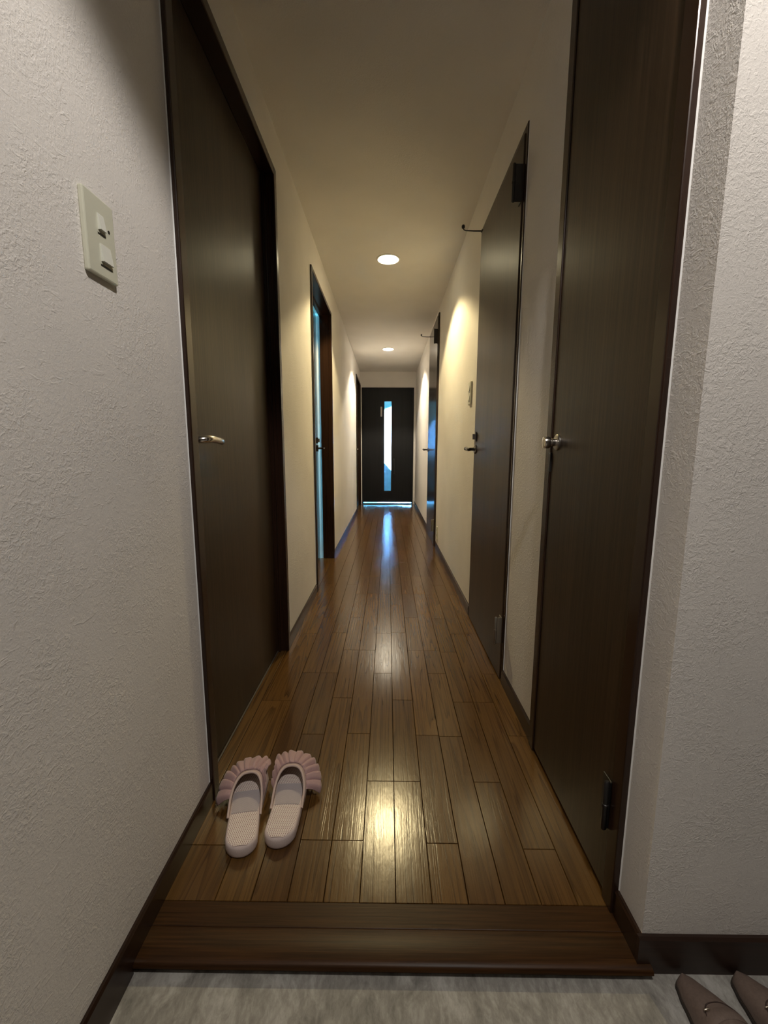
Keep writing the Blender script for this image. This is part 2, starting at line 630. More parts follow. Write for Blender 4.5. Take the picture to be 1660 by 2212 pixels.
# ------------------------------------------------------------------ baseboards
def baseboard(name, segs, mat, label):
    """segs: (axis, side, a0, a1, z0): a run along y at a wall face x = side sign, or along x at y"""
    root = empty(name, (0, 0, 0), label, 'baseboard', 'structure')
    for ax, face, sgn, a0, a1, z0 in segs:
        mb = MB()
        top, th = 0.056, 0.009
        prof = [(face, z0), (face + sgn * th, z0), (face + sgn * th, top - 0.004), (face + sgn * (th - 0.004), top), (face, top)]
        mb.extrude(prof, a0, a1, 'y' if ax == 'y' else 'x')
        mid = (face, (a0 + a1) / 2, 0) if ax == 'y' else ((a0 + a1) / 2, face, 0)
        mb.build('baseboard_run', mat, root, origin=mid)
    return root


NB = 0.0004
baseboard('baseboard_left', [('y', XL, 1, -2.0, 0.627, GZ), ('y', XL, 1, 0.627, D1[0], NB), ('y', XL, 1, D1[1], D2[0], NB), ('y', XL, 1, D2[1], D3[0], NB), ('y', XL, 1, D3[1], FAR, NB)],
          'casing_wood_level', 'dark brown baseboard along the wall with the ivory switch plate')
baseboard('baseboard_right', [('y', XR, -1, RET, D0[0], NB), ('y', XR, -1, D0[1], R1[0], NB), ('y', XR, -1, R1[1], R2[0], NB), ('y', XR, -1, R2[1], FAR, NB)],
          'casing_wood_level', 'dark brown baseboard between the closet door and the flush doors')
baseboard('baseboard_entry', [('x', RET, -1, XR - 0.009, 1.7, GZ)], 'casing_wood_across', 'dark brown baseboard behind the two beige pointed shoes')


# ------------------------------------------------------------------ doors
def side_map(side):
    """door coordinates (u along the hall, w out of the wall into the hall, z) -> world"""
    if side == 'L':
        return lambda u, w, z: (XL + w, u, z)
    return lambda u, w, z: (XR - w, u, z)


def frame(root, d, side, cw, proud, depth, caulk=True):
    fn = side_map(side)
    y0, y1, zt = d
    org = fn(y0, 0, 0)
    for a, b in ((y0, y0 + cw), (y1 - cw, y1)):
        mb = MB(fn)
        mb.bbox(a, b, -depth, proud, 0.0006, zt, 0.0025)
        mb.build('jamb', 'casing_wood', root, origin=fn((a + b) / 2, 0, 0))
    mb = MB(fn)
    mb.bbox(y0 + cw, y1 - cw, -depth, proud, zt - cw, zt, 0.0025)
    mb.build('head_jamb', 'casing_wood_level', root, origin=fn((y0 + y1) / 2, 0, zt))
    if caulk:
        mb = MB(fn)
        mb.extrude([(y0 - 0.0018, 0.0), (y0, 0.0022), (y0, 0.0)], 0.057, zt, 'z')
        o = mb.build('caulk_line', 'white_paint', root, origin=fn(y0, 0, 1))
        o['label'] = 'thin white sealant bead along the jamb'


def leaf(root, d, side, cw, w_front, th=0.035, mat='door_leaf_wood', gap=0.0015, zb=0.006, fn=None):
    fn = fn or side_map(side)
    y0, y1, zt = d
    mb = MB(fn)
    mb.bbox(y0 + cw + gap, y1 - cw - gap, w_front - th, w_front, zb, zt - cw - gap, 0.0015)
    return mb.build('door_leaf', mat, root, origin=fn((y0 + y1) / 2, w_front, 1.0))


def lever_handle(root, side, u, z, w, toward, length=0.105, proj=0.055, turn=True, fn=None, square=False, metal='chrome'):
    """rose plate (part) with the lever as its sub-part; toward = +1 lever points away from the camera"""
    fn = fn or side_map(side)
    mb = MB(fn)
    if square:
        mb.bbox(u - 0.022, u + 0.022, w, w + 0.008, z - 0.026, z + 0.026, 0.002)
    else:
        mb.lathe((u, w, z), (0, 1, 0), [(0, 0.024), (0.005, 0.024), (0.008, 0.021), (0.009, 0.013)])
    h = smooth_angle(mb.build('lever_handle', metal, root, origin=fn(u, w, z)))
    mb = MB(fn)
    s = toward
    pts = [(u, w + 0.006, z), (u, w + proj * 0.7, z), (u + s * 0.004, w + proj * 0.93, z + 0.001), (u + s * 0.016, w + proj, z + 0.002),
           (u + s * 0.035, w + proj * 1.02, z + 0.003), (u + s * length * 0.62, w + proj, z + 0.001), (u + s * length * 0.9, w + proj * 0.98, z - 0.002), (u + s * length, w + proj * 0.93, z - 0.002)]
    mb.tube(pts, [0.0085, 0.0085, 0.009, 0.0095, 0.0095, 0.009, 0.009, 0.0075], 14)
    smooth_angle(mb.build('lever', metal, h, origin=fn(u, w, z)), 50)
    if turn:
        mb = MB(fn)
        mb.bbox(u - 0.014, u + 0.014, w, w + 0.007, z + 0.040, z + 0.088, 0.003)
        p = mb.build('lock_plate', metal, root, origin=fn(u, w, z + 0.064))
        mb = MB(fn)
        mb.bbox(u - 0.003, u + 0.003, w + 0.006, w + 0.020, z + 0.050, z + 0.078, 0.0015)
        mb.build('thumb_turn', 'dull_steel', p, origin=fn(u, w, z + 0.064))
    return h


def hinge(root, side, u, z, w, mat='hinge_steel', hgt=0.112, out=0.020):
    fn = side_map(side)
    mb = MB(fn)
    mb.bbox(u - 0.002, u + 0.030, w, w + 0.003, z - hgt / 2, z + hgt / 2, 0.0008)
    mb.bbox(u - 0.003, u + 0.001, w, w + out, z - hgt / 2, z + hgt / 2, 0.0008)
    p = mb.build('hinge', mat, root, origin=fn(u, w, z))
    mb = MB(fn)
    mb.lathe((u - 0.001, w + out + 0.002, z - hgt / 2 - 0.003), (0, 0, 1), [(0, 0.003), (0.003, 0.0055), (hgt / 2, 0.0055), (hgt / 2 + 0.001, 0.0068), (hgt / 2 + 0.007, 0.0068), (hgt / 2 + 0.008, 0.0055), (hgt + 0.003, 0.0055), (hgt + 0.006, 0.003)], 14)
    smooth_angle(mb.build('hinge_barrel', mat, p, origin=fn(u, w, z)), 40)


def top_hook(root, side, u, z, w):
    """thin rod that stands out from the top corner of the door, with a knob turned up at its tip"""
    fn = side_map(side)
    mb = MB(fn)
    mb.bbox(u - 0.010, u + 0.010, w - 0.030, w + 0.004, z - 0.003, z + 0.003, 0.001)
    h = mb.build('top_hook', 'black_metal', root, origin=fn(u, w, z))
    h['label'] = 'thin black rod hook at the top corner'
    mb = MB(fn)
    mb.tube([(u, w, z), (u, w + 0.040, z), (u, w + 0.082, z + 0.002), (u, w + 0.090, z + 0.006), (u, w + 0.093, z + 0.013)], [0.0034, 0.0032, 0.0026, 0.0024, 0.0024], 10)
    mb.lathe((u, w + 0.093, z + 0.010), (0, 0, 1), [(0, 0.003), (0.003, 0.0075), (0.010, 0.0085), (0.016, 0.0070), (0.019, 0.002)], 12)
    smooth_angle(mb.build('hook_rod', 'black_metal', h, origin=fn(u, w, z)), 50)


# left door nearest the entry: recessed hinged door with lever
d1 = empty('door_1', (XL, D1[0], 0), 'tall dark brown recessed door beside the pink slippers', 'door', 'structure')
frame(d1, D1, 'L', 0.033, 0.012, 0.11)
leaf(d1, D1, 'L', 0.033, -0.040)
lever_handle(d1, 'L', 1.062, 0.955, -0.040, +1, 0.115, 0.050, turn=False)
mb = MB(side_map('L'))
mb.bbox(D1[1] - 0.033 - 0.012, D1[1] - 0.0328, -0.040, -0.024, 0.001, D1[2] - 0.033, 0.001)
mb.build('door_stop', 'casing_wood', d1, origin=(XL, D1[1], 1))
# grey strip below the leaf, coloured as the bottom rail's reflection
mb = MB(side_map('L'))
mb.bbox(D1[0] + 0.0335, D1[1] - 0.0335, -0.0395, -0.034, 0.001, 0.006, 0.001)
mb.build('rail_sheen_strip', 'rail_sheen_grey', d1, origin=(XL, 1.4, 0))

# second left door: ajar, bright room behind it
d2 = empty('door_2', (XL, D2[0], 0), 'dark door standing slightly ajar with a bright cyan gap of daylight', 'door', 'structure')
frame(d2, D2, 'L', 0.024, 0.012, 0.085)
ANG = math.radians(1.75)
hu, hw = D2[0] + 0.026, -0.083


def ajar(u, w, z):
    du, dw = u - hu, w - hw
    return side_map('L')(hu + du * math.cos(ANG) + dw * math.sin(ANG), hw - du * math.sin(ANG) + dw * math.cos(ANG), z)


leaf(d2, D2, 'L', 0.024, -0.086, mat='door_leaf_gloss', fn=ajar)
lever_handle(d2, 'L', D2[1] - 0.085, 0.945, -0.086, -1, 0.105, 0.060, fn=ajar, square=True, metal='dark_chrome')
mb = MB(side_map('L'))
mb.bbox(D2[0] + 0.0242, D2[1] - 0.0242, -0.0845, -0.060, D2[2] - 0.040, D2[2] - 0.0245, 0.001)
mb.build('door_stop', 'casing_wood_level', d2, origin=(XL, 3.1, 2.0))

# third left door near the far end
d3 = empty('door_3', (XL, D3[0], 0), 'dark door frame next to the front door, seen almost edge on', 'door', 'structure')
frame(d3, D3, 'L', 0.030, 0.014, 0.11)
leaf(d3, D3, 'L', 0.030, -0.030)
lever_handle(d3, 'L', D3[0] + 0.10, 0.945, -0.030, +1, 0.10, 0.045, turn=False)

# closet door by the entry, right
d4 = empty('door_4', (XR, D0[0], 0), 'tall narrow dark brown closet door with a round metal knob', 'door', 'structure')
frame(d4, D0, 'R', 0.036, 0.014, 0.10)
leaf(d4, D0, 'R', 0.036, 0.010, zb=0.012, mat='door_leaf_wood')
fn = side_map('R')
mb = MB(fn)
u, z, w = D0[1] - 0.072, 0.953, 0.010
mb.lathe((u, w, z), (0, 1, 0), [(0, 0.0215), (0.003, 0.0215), (0.005, 0.019), (0.006, 0.012)])
kb = smooth_angle(mb.build('knob', 'dull_steel', d4, origin=fn(u, w, z)))
mb = MB(fn)
mb.lathe((u, w + 0.004, z), (0, 1, 0), [(0, 0.0105), (0.012, 0.0105), (0.016, 0.0135), (0.020, 0.0160), (0.030, 0.0165), (0.034, 0.0150), (0.035, 0.010), (0.035, 0.004)])
smooth_angle(mb.build('knob_grip', 'chrome', kb, origin=fn(u, w, z)))
mb = MB(fn)
mb.bbox(D0[1] - 0.041, D0[1] - 0.026, 0.008, 0.0152, 0.872, 0.925, 0.001)
o = mb.build('strike_plate', 'black_metal', d4, origin=fn(D0[1] - 0.03, 0.01, 0.9))
o['label'] = 'black strike plate in the jamb'
hinge(d4, 'R', D0[0] + 0.040, 0.212, 0.010, 'black_metal', 0.105, 0.009)
hinge(d4, 'R', D0[0] + 0.040, 1.88, 0.010, 'black_metal', 0.105, 0.009)

# two flush doors opening into the hall, right
d5 = empty('door_5', (XR, R1[0], 0), 'dark flush door with lever, thumb turn and rod hook, next to the closet door', 'door', 'structure')
frame(d5, R1, 'R', 0.022, 0.006, 0.10)
leaf(d5, R1, 'R', 0.022, 0.010, mat='door_leaf_wood')
lever_handle(d5, 'R', R1[1] - 0.068, 0.938, 0.010, -1, 0.105, 0.056, metal='dark_chrome')
hinge(d5, 'R', R1[0] + 0.024, 0.215, 0.010, 'hinge_steel', 0.108, 0.022)
hinge(d5, 'R', R1[0] + 0.024, 1.845, 0.010, 'black_metal', 0.118, 0.028)  # upper hinge in black, standing in for its shaded side
top_hook(d5, 'R', R1[1] - 0.032, R1[2] - 0.018, 0.010)

d6 = empty('door_6', (XR, R2[0], 0), 'tall dark flush door reflecting blue daylight, beside the low wall outlet', 'door', 'structure')
frame(d6, R2, 'R', 0.022, 0.016, 0.10)
leaf(d6, R2, 'R', 0.022, 0.020, mat='door_leaf_gloss')
lever_handle(d6, 'R', R2[1] - 0.068, 0.940, 0.020, -1, 0.105, 0.056, turn=False, metal='dark_chrome')
hinge(d6, 'R', R2[0] + 0.024, 0.205, 0.020, 'hinge_steel', 0.118, 0.020)
hinge(d6, 'R', R2[0] + 0.024, 1.965, 0.020, 'black_metal', 0.125, 0.026)  # shade of this upper hinge put into its black metal too
top_hook(d6, 'R', R2[1] - 0.032, R2[2] - 0.018, 0.020)

# front door with the vertical glass slit
fd = empty('door_7', (0, FAR, 0), 'black front door with a tall narrow glowing glass slit at the hall end', 'door', 'structure')
SL = (-0.068, 0.062, 0.226, 1.755)
LF = (FD[0] + 0.0182, FD[1] - 0.0182, 0.035, FD[2] - 0.0182)
y0, y1 = FAR + 0.012, FAR + 0.052
for a, b, z0, z1 in ((LF[0], SL[0], LF[2], LF[3]), (SL[1], LF[1], LF[2], LF[3]), (SL[0], SL[1], LF[2], SL[2]), (SL[0], SL[1], SL[3], LF[3])):
    mb = MB()
    mb.box(a, b, y0, y1, z0, z1)
    mb.build('door_panel', 'front_door_skin', fd, origin=((a + b) / 2, y0, (z0 + z1) / 2))
mb = MB()
mb.box(SL[0], SL[1], y0 + 0.016, y0 + 0.020, SL[2], SL[3])
o = mb.build('glass_slit', 'slit_glass', fd, origin=(0, y0 + 0.018, 1))
o['label'] = 'tall narrow tinted glass strip'
mb = MB()
for a, b, z0, z1 in ((SL[0], SL[0] + 0.006, SL[2], SL[3]), (SL[1] - 0.006, SL[1], SL[2], SL[3]), (SL[0] + 0.006, SL[1] - 0.006, SL[2], SL[2] + 0.006), (SL[0] + 0.006, SL[1] - 0.006, SL[3] - 0.006, SL[3])):
    mb.box(a, b, y0 + 0.004, y0 + 0.015, z0, z1)
mb.build('slit_bead', 'black_metal', fd, origin=(0, y0, 1))
for a, b in ((FD[0], FD[0] + 0.018), (FD[1] - 0.018, FD[1])):
    mb = MB()
    mb.bbox(a, b, FAR - 0.010, FAR + 0.12, 0.0006, FD[2], 0.002)
    mb.build('jamb', 'front_door_skin', fd, origin=(a, FAR, 0))
mb = MB()
mb.bbox(FD[0] + 0.018, FD[1] - 0.018, FAR - 0.010, FAR + 0.12, FD[2] - 0.018, FD[2], 0.002)
mb.build('head_jamb', 'front_door_skin', fd, origin=(0, FAR, FD[2]))
mb = MB()
mb.bbox(FD[0] + 0.018, FD[1] - 0.018, FAR - 0.004, FAR + 0.14, -0.03, 0.018, 0.002)
mb.build('threshold', 'black_metal', fd, origin=(0, FAR, 0))
mb = MB()
mb.bbox(-0.128, -0.100, FAR - 0.016, y0, 1.50, 1.66, 0.004)
hd = mb.build('lock_case', 'dull_steel', fd, origin=(-0.11, FAR, 1.6))
mb = MB()
mb.bbox(-0.118, -0.110, FAR - 0.040, FAR - 0.015, 1.56, 1.60, 0.002)
mb.build('thumb_turn', 'dull_steel', hd, origin=(-0.11, FAR, 1.6))
mb = MB()
mb.tube([(0.105, FAR + 0.012, 0.78), (0.105, FAR - 0.030, 0.78), (0.105, FAR - 0.040, 0.75), (0.105, FAR - 0.040, 0.56), (0.105, FAR - 0.030, 0.53), (0.105, FAR + 0.012, 0.53)], 0.009, 10)
smooth_angle(mb.build('pull_handle', 'black_metal', fd, origin=(0.1, FAR, 0.65)), 50)

# ------------------------------------------------------------------ room behind the ajar door, and the outside
mb = MB()
x0, x1, ya, yb = -1.22, XL - WT, 2.25, 3.72
mb.box(-1.22, x1, yb, yb + 0.08, -0.004, CEIL)          # wall seen through the gap
mb.box(-1.22, x1, ya - 0.08, ya, -0.004, CEIL)
mb.box(x0 - 0.08, x0, ya, ya + 0.06, -0.004, CEIL)
mb.box(x0 - 0.08, x0, yb - 0.06, yb, -0.004, CEIL)
mb.box(x0 - 0.08, x0, ya, yb, 2.12, CEIL)
o = mb.build('wall_side_room', 'white_paint')
tag(o, 'white wall of the daylit room seen through the ajar door gap', 'wall', 'structure')
mb = MB()
for a, b, z0, z1 in ((ya + 0.06, ya + 0.10, 0.0, 2.12), (yb - 0.10, yb - 0.06, 0.0, 2.12), (ya + 0.10, yb - 0.10, 0.0, 0.05), (ya + 0.10, yb - 0.10, 2.07, 2.12)):
    mb.box(x0 - 0.06, x0 - 0.02, a, b, z0, z1)
o = mb.build('window_1', 'aluminium')
tag(o, 'aluminium window frame of the room behind the ajar door', 'window', 'structure')

mb = MB()
mb.box(-14, 10, FAR + 0.14, 20, -0.30, -0.15)
o = mb.build('ground', 'concrete_outside')
tag(o, 'asphalt ground outside, glimpsed as a bright line under the front door', 'ground', 'structure')
mb = MB()
mb.box(-2.0, 4.0, FAR + 0.14, 9.0, 2.55, 2.65)  # slab added to keep the sun off the ground and the low block
o = mb.build('shade_slab', 'concrete_outside')
tag(o, 'added canopy outside above the front door, hidden from the hall', 'shade_slab', 'structure')
mb = MB()
mb.extrude([(-3.0, -0.15), (3.0, -0.15), (3.0, 2.20 + 3.0 * 0.47), (-3.0, 2.20 - 3.0 * 0.47)], 13.0, 13.3, 'y')  # wall added outside, its top sloped to bound the slit's white glare
o = mb.build('glare_wall', 'plaster_outside')
tag(o, 'sunlit white wall added outside to fill the glass slit with glare', 'wall', 'structure')
mb = MB()
mb.extrude([(-0.9, -0.15), (0.9, -0.15), (0.9, 0.14), (0.4, 0.14), (-0.3, 0.883), (-0.9, 0.95)], 9.3, 9.6, 'y')  # block added in shade, shaped to end the white glare below
o = mb.build('glare_block', 'plaster_outside')
tag(o, 'low pale block added outside in shade to turn the foot of the glass slit blue', 'wall', 'structure')


# ------------------------------------------------------------------ ceiling downlights
def downlight(x, y, watts, col, mat, label, wide=False):
    root = empty('ceiling_downlight', (x, y, CEIL), label, 'ceiling light', group='recessed ceiling downlights')
    mb = MB()
    mb.lathe((x, y, CEIL), (0, 0, -1), [(0.0, 0.083), (0.003, 0.083), (0.005, 0.080), (0.005, 0.073), (0.003, 0.071), (0.0005, 0.070), (0.0004, 0.066)], 48, False, False)
    smooth_angle(mb.build('trim_ring', 'lamp_ring', root, origin=(x, y, CEIL)), 40)
    mb = MB()
    mb.lathe((x, y, CEIL), (0, 0, -1), [(0.0005, 0.0665), (0.004, 0.063), (0.008, 0.052), (0.011, 0.035), (0.012, 0.014), (0.012, 0.001)], 48, False, True)
    o = mb.build('lamp_disc', mat, root, origin=(x, y, CEIL))
    o['label'] = 'glowing round diffuser'
    ld = bpy.data.lights.new('lamp', 'SPOT')
    ld.energy = watts
    ld.color = col
    ld.spot_size = math.radians(126)
    ld.spot_blend = 0.22
    ld.shadow_soft_size = 0.035
    if wide:
        # wide-beam optic: the lamp throws more light to the sides than straight down
        ld.use_nodes = True
        lt = ld.node_tree
        em = lt.nodes['Emission']
        tc = lt.nodes.new('ShaderNodeTexCoord')
        sp = lt.nodes.new('ShaderNodeSeparateXYZ')
        ab = lt.nodes.new('ShaderNodeMath')
        ab.operation = 'ABSOLUTE'
        mr = lt.nodes.new('ShaderNodeMapRange')
        mr.inputs[1].default_value, mr.inputs[2].default_value = 0.90, 0.60
        mr.inputs[3].default_value, mr.inputs[4].default_value = 0.80, 1.0
        lt.links.new(tc.outputs['Normal'], sp.inputs[0])
        lt.links.new(sp.outputs[2], ab.inputs[0])
        lt.links.new(ab.outputs[0], mr.inputs[0])
        lt.links.new(mr.outputs[0], em.inputs['Strength'])
    lo = bpy.data.objects.new('lamp', ld)
    COL.objects.link(lo)
    lo.location = (x, y, CEIL - 0.052)
    lo.parent = root
    lo.matrix_parent_inverse = PW(root).inverted()
    return root


downlight(-0.004, 3.09, LAMP_NEAR, (1.0, 0.80, 0.42), 'lamp_warm', 'round glowing ceiling downlight nearer the entry, the larger one in view')
downlight(-0.004, 5.665, LAMP_FAR, (1.0, 0.88, 0.66), 'lamp_white', 'round glowing ceiling downlight nearer the front door, the smaller one')
downlight(0.30, 0.06, LAMP_ENTRY, (1.0, 0.93, 0.86), 'lamp_white', 'downlight over the grey entry floor, above the frame of the photo', wide=True)


# ------------------------------------------------------------------ switches and outlet
def switch_plate(name, side, u0, u1, z0, z1, th, label, cat, keys):
    fn = side_map(side)
    root = empty(name, fn((u0 + u1) / 2, 0, (z0 + z1) / 2), label, cat)
    mb = MB(fn)
    mb.bbox(u0, u1, 0.0, th, z0, z1, 0.0025)
    mb.build('plate', 'switch_plastic', root, origin=fn(u0, 0, z0))
    for ku0, ku1, kz0, kz1, slot in keys:
        mb = MB(fn)
        # wedge key: flush at its top, standing out at its bottom
        mb.extrude([(th - 0.001, kz1), (th + 0.0012, kz1), (th + 0.0052, kz0), (th - 0.001, kz0)], ku0, ku1, 'x')
        k = mb.build('switch_key', 'switch_key', root, origin=fn(ku0, th, kz0))
        mb = MB(fn)
        mb.box(ku0 - 0.002, ku1 + 0.002, th + 0.0002, th + 0.0006, kz0 - 0.007, kz0 - 0.0045)  # thin dark strip just below the key
        mb.build('key_strip', 'plate_dark', k, origin=fn(ku0, th, kz0))
        if slot:
            mb = MB(fn)
            mb.lathe((slot[0], th - 0.0005, slot[1]), (0, 1, 0), [(0, 0.0025), (0.0012, 0.0025)], 12)
            mb.build('pilot_dot', 'plate_dark', root, origin=fn(slot[0], th, slot[1]))
    return root


sp = switch_plate('light_switch', 'L', 0.686, 0.757, 1.205, 1.326, 0.0085, 'ivory two key light switch plate on the white wall before the recessed door', 'switch',
                  [(0.715, 0.729, 1.276, 1.300, (0.741, 1.283)), (0.716, 0.740, 1.229, 1.256, None)])
switch_plate('light_switch', 'R', 2.405, 2.475, 1.190, 1.315, 0.010, 'slim ivory switch plate on the cream wall beside the flush door lever', 'switch',
             [(2.425, 2.455, 1.262, 1.292, None), (2.425, 2.455, 1.212, 1.242, None)])
fn = side_map('R')
ou = empty('wall_outlet', fn(3.86, 0, 0.16), 'small ivory outlet plate low on the cream wall before the tall flush door', 'outlet')
mb = MB(fn)
mb.bbox(3.83, 3.90, 0, 0.008, 0.105, 0.225, 0.0025)
mb.build('plate', 'switch_plastic', ou, origin=fn(3.86, 0, 0.16))
for z in (0.140, 0.190):
    mb = MB(fn)
    mb.box(3.855, 3.859, 0.0075, 0.0086, z - 0.008, z + 0.008)
    mb.box(3.870, 3.874, 0.0075, 0.0086, z - 0.008, z + 0.008)
    mb.build('socket_slot', 'plate_dark', ou, origin=fn(3.86, 0, z))


# ------------------------------------------------------------------ slippers
def interp(tab, x):
    for (a, va), (b, vb) in zip(tab, tab[1:]):
        if x <= b:
            s = (x - a) / (b - a)
            s = s * s * (3 - 2 * s) * 0.35 + s * 0.65
            return va + (vb - va) * s
    return tab[-1][1]


SL_LEN = 0.240


def slip_w(y):
    """half width of the sole at y (heel 0, toe SL_LEN)"""
    r0, r1 = 0.036, 0.050
    tab = [(0.0, 0.036), (0.05, 0.0375), (0.10, 0.0375), (0.15, 0.041), (0.19, 0.043), (SL_LEN, 0.040)]
    w = interp(tab, y)
    if y < r0:
        w *= math.sqrt(max(0.0, 1 - ((r0 - y) / r0) ** 2.2))
    if y > SL_LEN - r1:
        w *= math.sqrt(max(0.0, 1 - ((y - SL_LEN + r1) / r1) ** 2.2))
    return w


def outline(ins, n=56):
    right, left = [], []
    for i in range(n + 1):
        a = 0.5 - 0.5 * math.cos(math.pi * i / n)
        y = a * SL_LEN
        w = max(slip_w(y), 0.0)
        right.append((w, y))
        left.append((-w, y))
    pts = right + left[-2:0:-1]
    # inset towards the spine
    cy = SL_LEN / 2
    out = []
    for x, y in pts:
        sx = max(0.0, 1 - ins / 0.040)
        sy = 1 - ins / (SL_LEN / 2)
        out.append((x * sx, cy + (y - cy) * sy))
    return out


def slipper(label, loc, rot, mirror):
    root = empty('slipper', (0, 0, 0), label, 'slipper', group='pair of pink slippers')
    TH = 0.028
    mir = -1 if mirror else 1

    def fn(x, y, z):
        # foot outline bends inward a little
        return (mir * (x + 0.006 * math.sin(math.pi * y / SL_LEN) - 0.003), y, z)
    # sole with rounded rims
    mb = MB(fn)
    rings = [(0.004, 0.0), (0.001, 0.002), (0.0, 0.006), (0.0, TH - 0.006), (0.0018, TH - 0.002), (0.005, TH)]
    n = None
    vs = []
    for ins, z in rings:
        ol = outline(ins)
        n = len(ol)
        vs += [(x, y, z) for x, y in ol]
    fs = [(i * n + k, i * n + (k + 1) % n, (i + 1) * n + (k + 1) % n, (i + 1) * n + k) for i in range(len(rings) - 1) for k in range(n)]
    fs += [tuple(range(n))[::-1], tuple((len(rings) - 1) * n + k for k in range(n))]
    mb.add(vs, fs)
    parts = [smooth_angle(mb.build('sole', 'slipper_sole', root), 50)]
    # insole: padded sheet just above the sole; three zones along the foot
    def sheet(name, ya, yb, mat, dz, label=None):
        mb = MB(fn)
        nu, nv = 12, 18
        vs = []
        for j in range(nv + 1):
            y = ya + (yb - ya) * j / nv
            w = max(slip_w(max(0.0001, min(SL_LEN - 0.0001, y))) - 0.0055, 0.002)
            for i in range(nu + 1):
                s = -1 + 2 * i / nu
                vs.append((w * s, y, TH + dz + 0.0022 * (1 - s ** 4)))
        fs = [(j * (nu + 1) + i, j * (nu + 1) + i + 1, (j + 1) * (nu + 1) + i + 1, (j + 1) * (nu + 1) + i) for j in range(nv) for i in range(nu)]
        mb.add(vs, fs)
        o = mb.build(name, mat, root, smooth=True, recalc=False)
        if mirror:
            o.data.flip_normals()
        if label:
            o['label'] = label
        parts.append(o)
    sheet('insole', 0.0055, SL_LEN - 0.02, 'slipper_net', 0.0003, 'woven cream and pink net insole')
    sheet('insole_band', 0.096, 0.163, 'slipper_band', 0.0012, 'lilac band across the insole')
    # upper: dome from a U shaped opening to the toe
    NS, NTT = 40, 16
    top = 0.042

    def open_y(s):
        return 0.090 + 0.092 * math.sin(math.pi * s) ** 0.85

    def up_pt(s, tt):
        ph = math.pi * s
        yo = open_y(s)
        y = yo + (SL_LEN + 0.0015 - yo) * tt
        yy = min(y, SL_LEN - 0.0005)
        w = slip_w(yy) + 0.0018
        hh = top * (0.80 + 0.20 * min(1, max(0, (y - 0.08) / 0.08))) * math.sqrt(max(0.0, 1 - max(0.0, (y - 0.165) / (SL_LEN + 0.002 - 0.165)) ** 2.2))
        side = math.copysign(abs(math.cos(ph)) ** 0.80, math.cos(ph))
        return Vector((w * side, y, TH - 0.004 + (hh + 0.004) * math.sin(ph) ** 0.85))
    mb = MB(fn)
    vs, fs = [], []
    for i in range(NS + 1):
        for j in range(NTT + 1):
            vs.append(tuple(up_pt(i / NS, j / NTT)))
    for i in range(NS):
        for j in range(NTT):
            fs.append((i * (NTT + 1) + j, (i + 1) * (NTT + 1) + j, (i + 1) * (NTT + 1) + j + 1, i * (NTT + 1) + j + 1))
    mb.add(vs, fs)
    o = mb.build('upper', 'slipper_cloth', root, smooth=True, recalc=False)
    sd = o.modifiers.new('thickness', 'SOLIDIFY')
    sd.thickness = 0.0022
    sd.offset = 0
    parts.append(o)
    upper = o
    # lining seen inside, a hair below the upper
    mb = MB(fn)
    vs = []
    for i in range(NS + 1):
        for j in range(NTT + 1):
            p = up_pt(i / NS, 0.03 + 0.93 * j / NTT)
            c = Vector((0, p.y - 0.004, TH + 0.002))
            q = p + (c - p) * 0.075
            vs.append((q.x, q.y, max(q.z, TH - 0.003)))
    mb.add(vs, fs)
    o = mb.build('lining', 'slipper_lining', root, smooth=True, recalc=False)
    parts.append(o)
    # piping round the opening
    mb = MB(fn)
    pts = [up_pt(i / 48, 0.0) for i in range(49)]
    mb.tube(pts, 0.0031, 10)
    o = smooth_angle(mb.build('piping', 'slipper_piping', root), 60)
    o['label'] = 'pale beige piping round the opening'
    parts.append(o)
    # frill: gathered strip that fans out around the opening
    mb = MB(fn)
    NF, NR = 300, 8
    vs, fs = [], []
    rnd = random.Random(5 + mirror)
    bend = [rnd.uniform(-0.9, 0.9) for _ in range(40)]
    size = [rnd.uniform(0.65, 1.25) for _ in range(40)]
    for i in range(NF + 1):
        s = 0.035 + 0.93 * i / NF
        p0 = up_pt(s, 0.15 + 0.10 * abs(math.cos(math.pi * s)))
        outw = Vector((math.cos(math.pi * s) * 0.95, 0.15 + math.sin(math.pi * s) * 0.9, 0.0)).normalized()
        up_v = Vector((0, 0, 1))
        side = outw.cross(up_v)
        inner = min(1.0, max(0.0, (s - 0.60) / 0.22))        # the flank next to the other slipper
        inner = inner * inner * (3 - 2 * inner)
        q = s * 14.0
        k = int(q)
        f = q - k
        f = f * f * (3 - 2 * f)
        ph = bend[k % 40] * (1 - f) + bend[(k + 1) % 40] * f
        am = size[k % 40] * (1 - f) + size[(k + 1) % 40] * f
        wave = math.sin(2 * math.pi * q + ph) + 0.25 * math.sin(4.4 * math.pi * q + 3 * ph)
        wave2 = math.cos(2 * math.pi * q + ph)
        toe = math.sin(math.pi * s)
        for j in range(NR + 1):
            r = j / NR
            ln = (0.037 + 0.018 * toe + 0.0016 * wave * am) * (1 - 0.85 * inner)
            lift = 0.007 * r - 0.006 * r * r + inner * 0.020 * r
            p = p0 + outw * (ln * r) + up_v * (0.003 + lift + 0.0066 * am * wave * r ** 0.55)
            p += side * (0.0052 * am * wave2 * r ** 0.7 * (1 - 0.4 * inner))
            drop = (1 - toe) * 0.010 * (1 - inner)
            p.z = max(p.z - (0.013 * (1 - inner) + drop) * r ** 1.4, 0.005 + 0.003 * (1 + wave))
            vs.append(tuple(p))
    for i in range(NF):
        for j in range(NR):
            fs.append((i * (NR + 1) + j, (i + 1) * (NR + 1) + j, (i + 1) * (NR + 1) + j + 1, i * (NR + 1) + j + 1))
    mb.add(vs, fs)
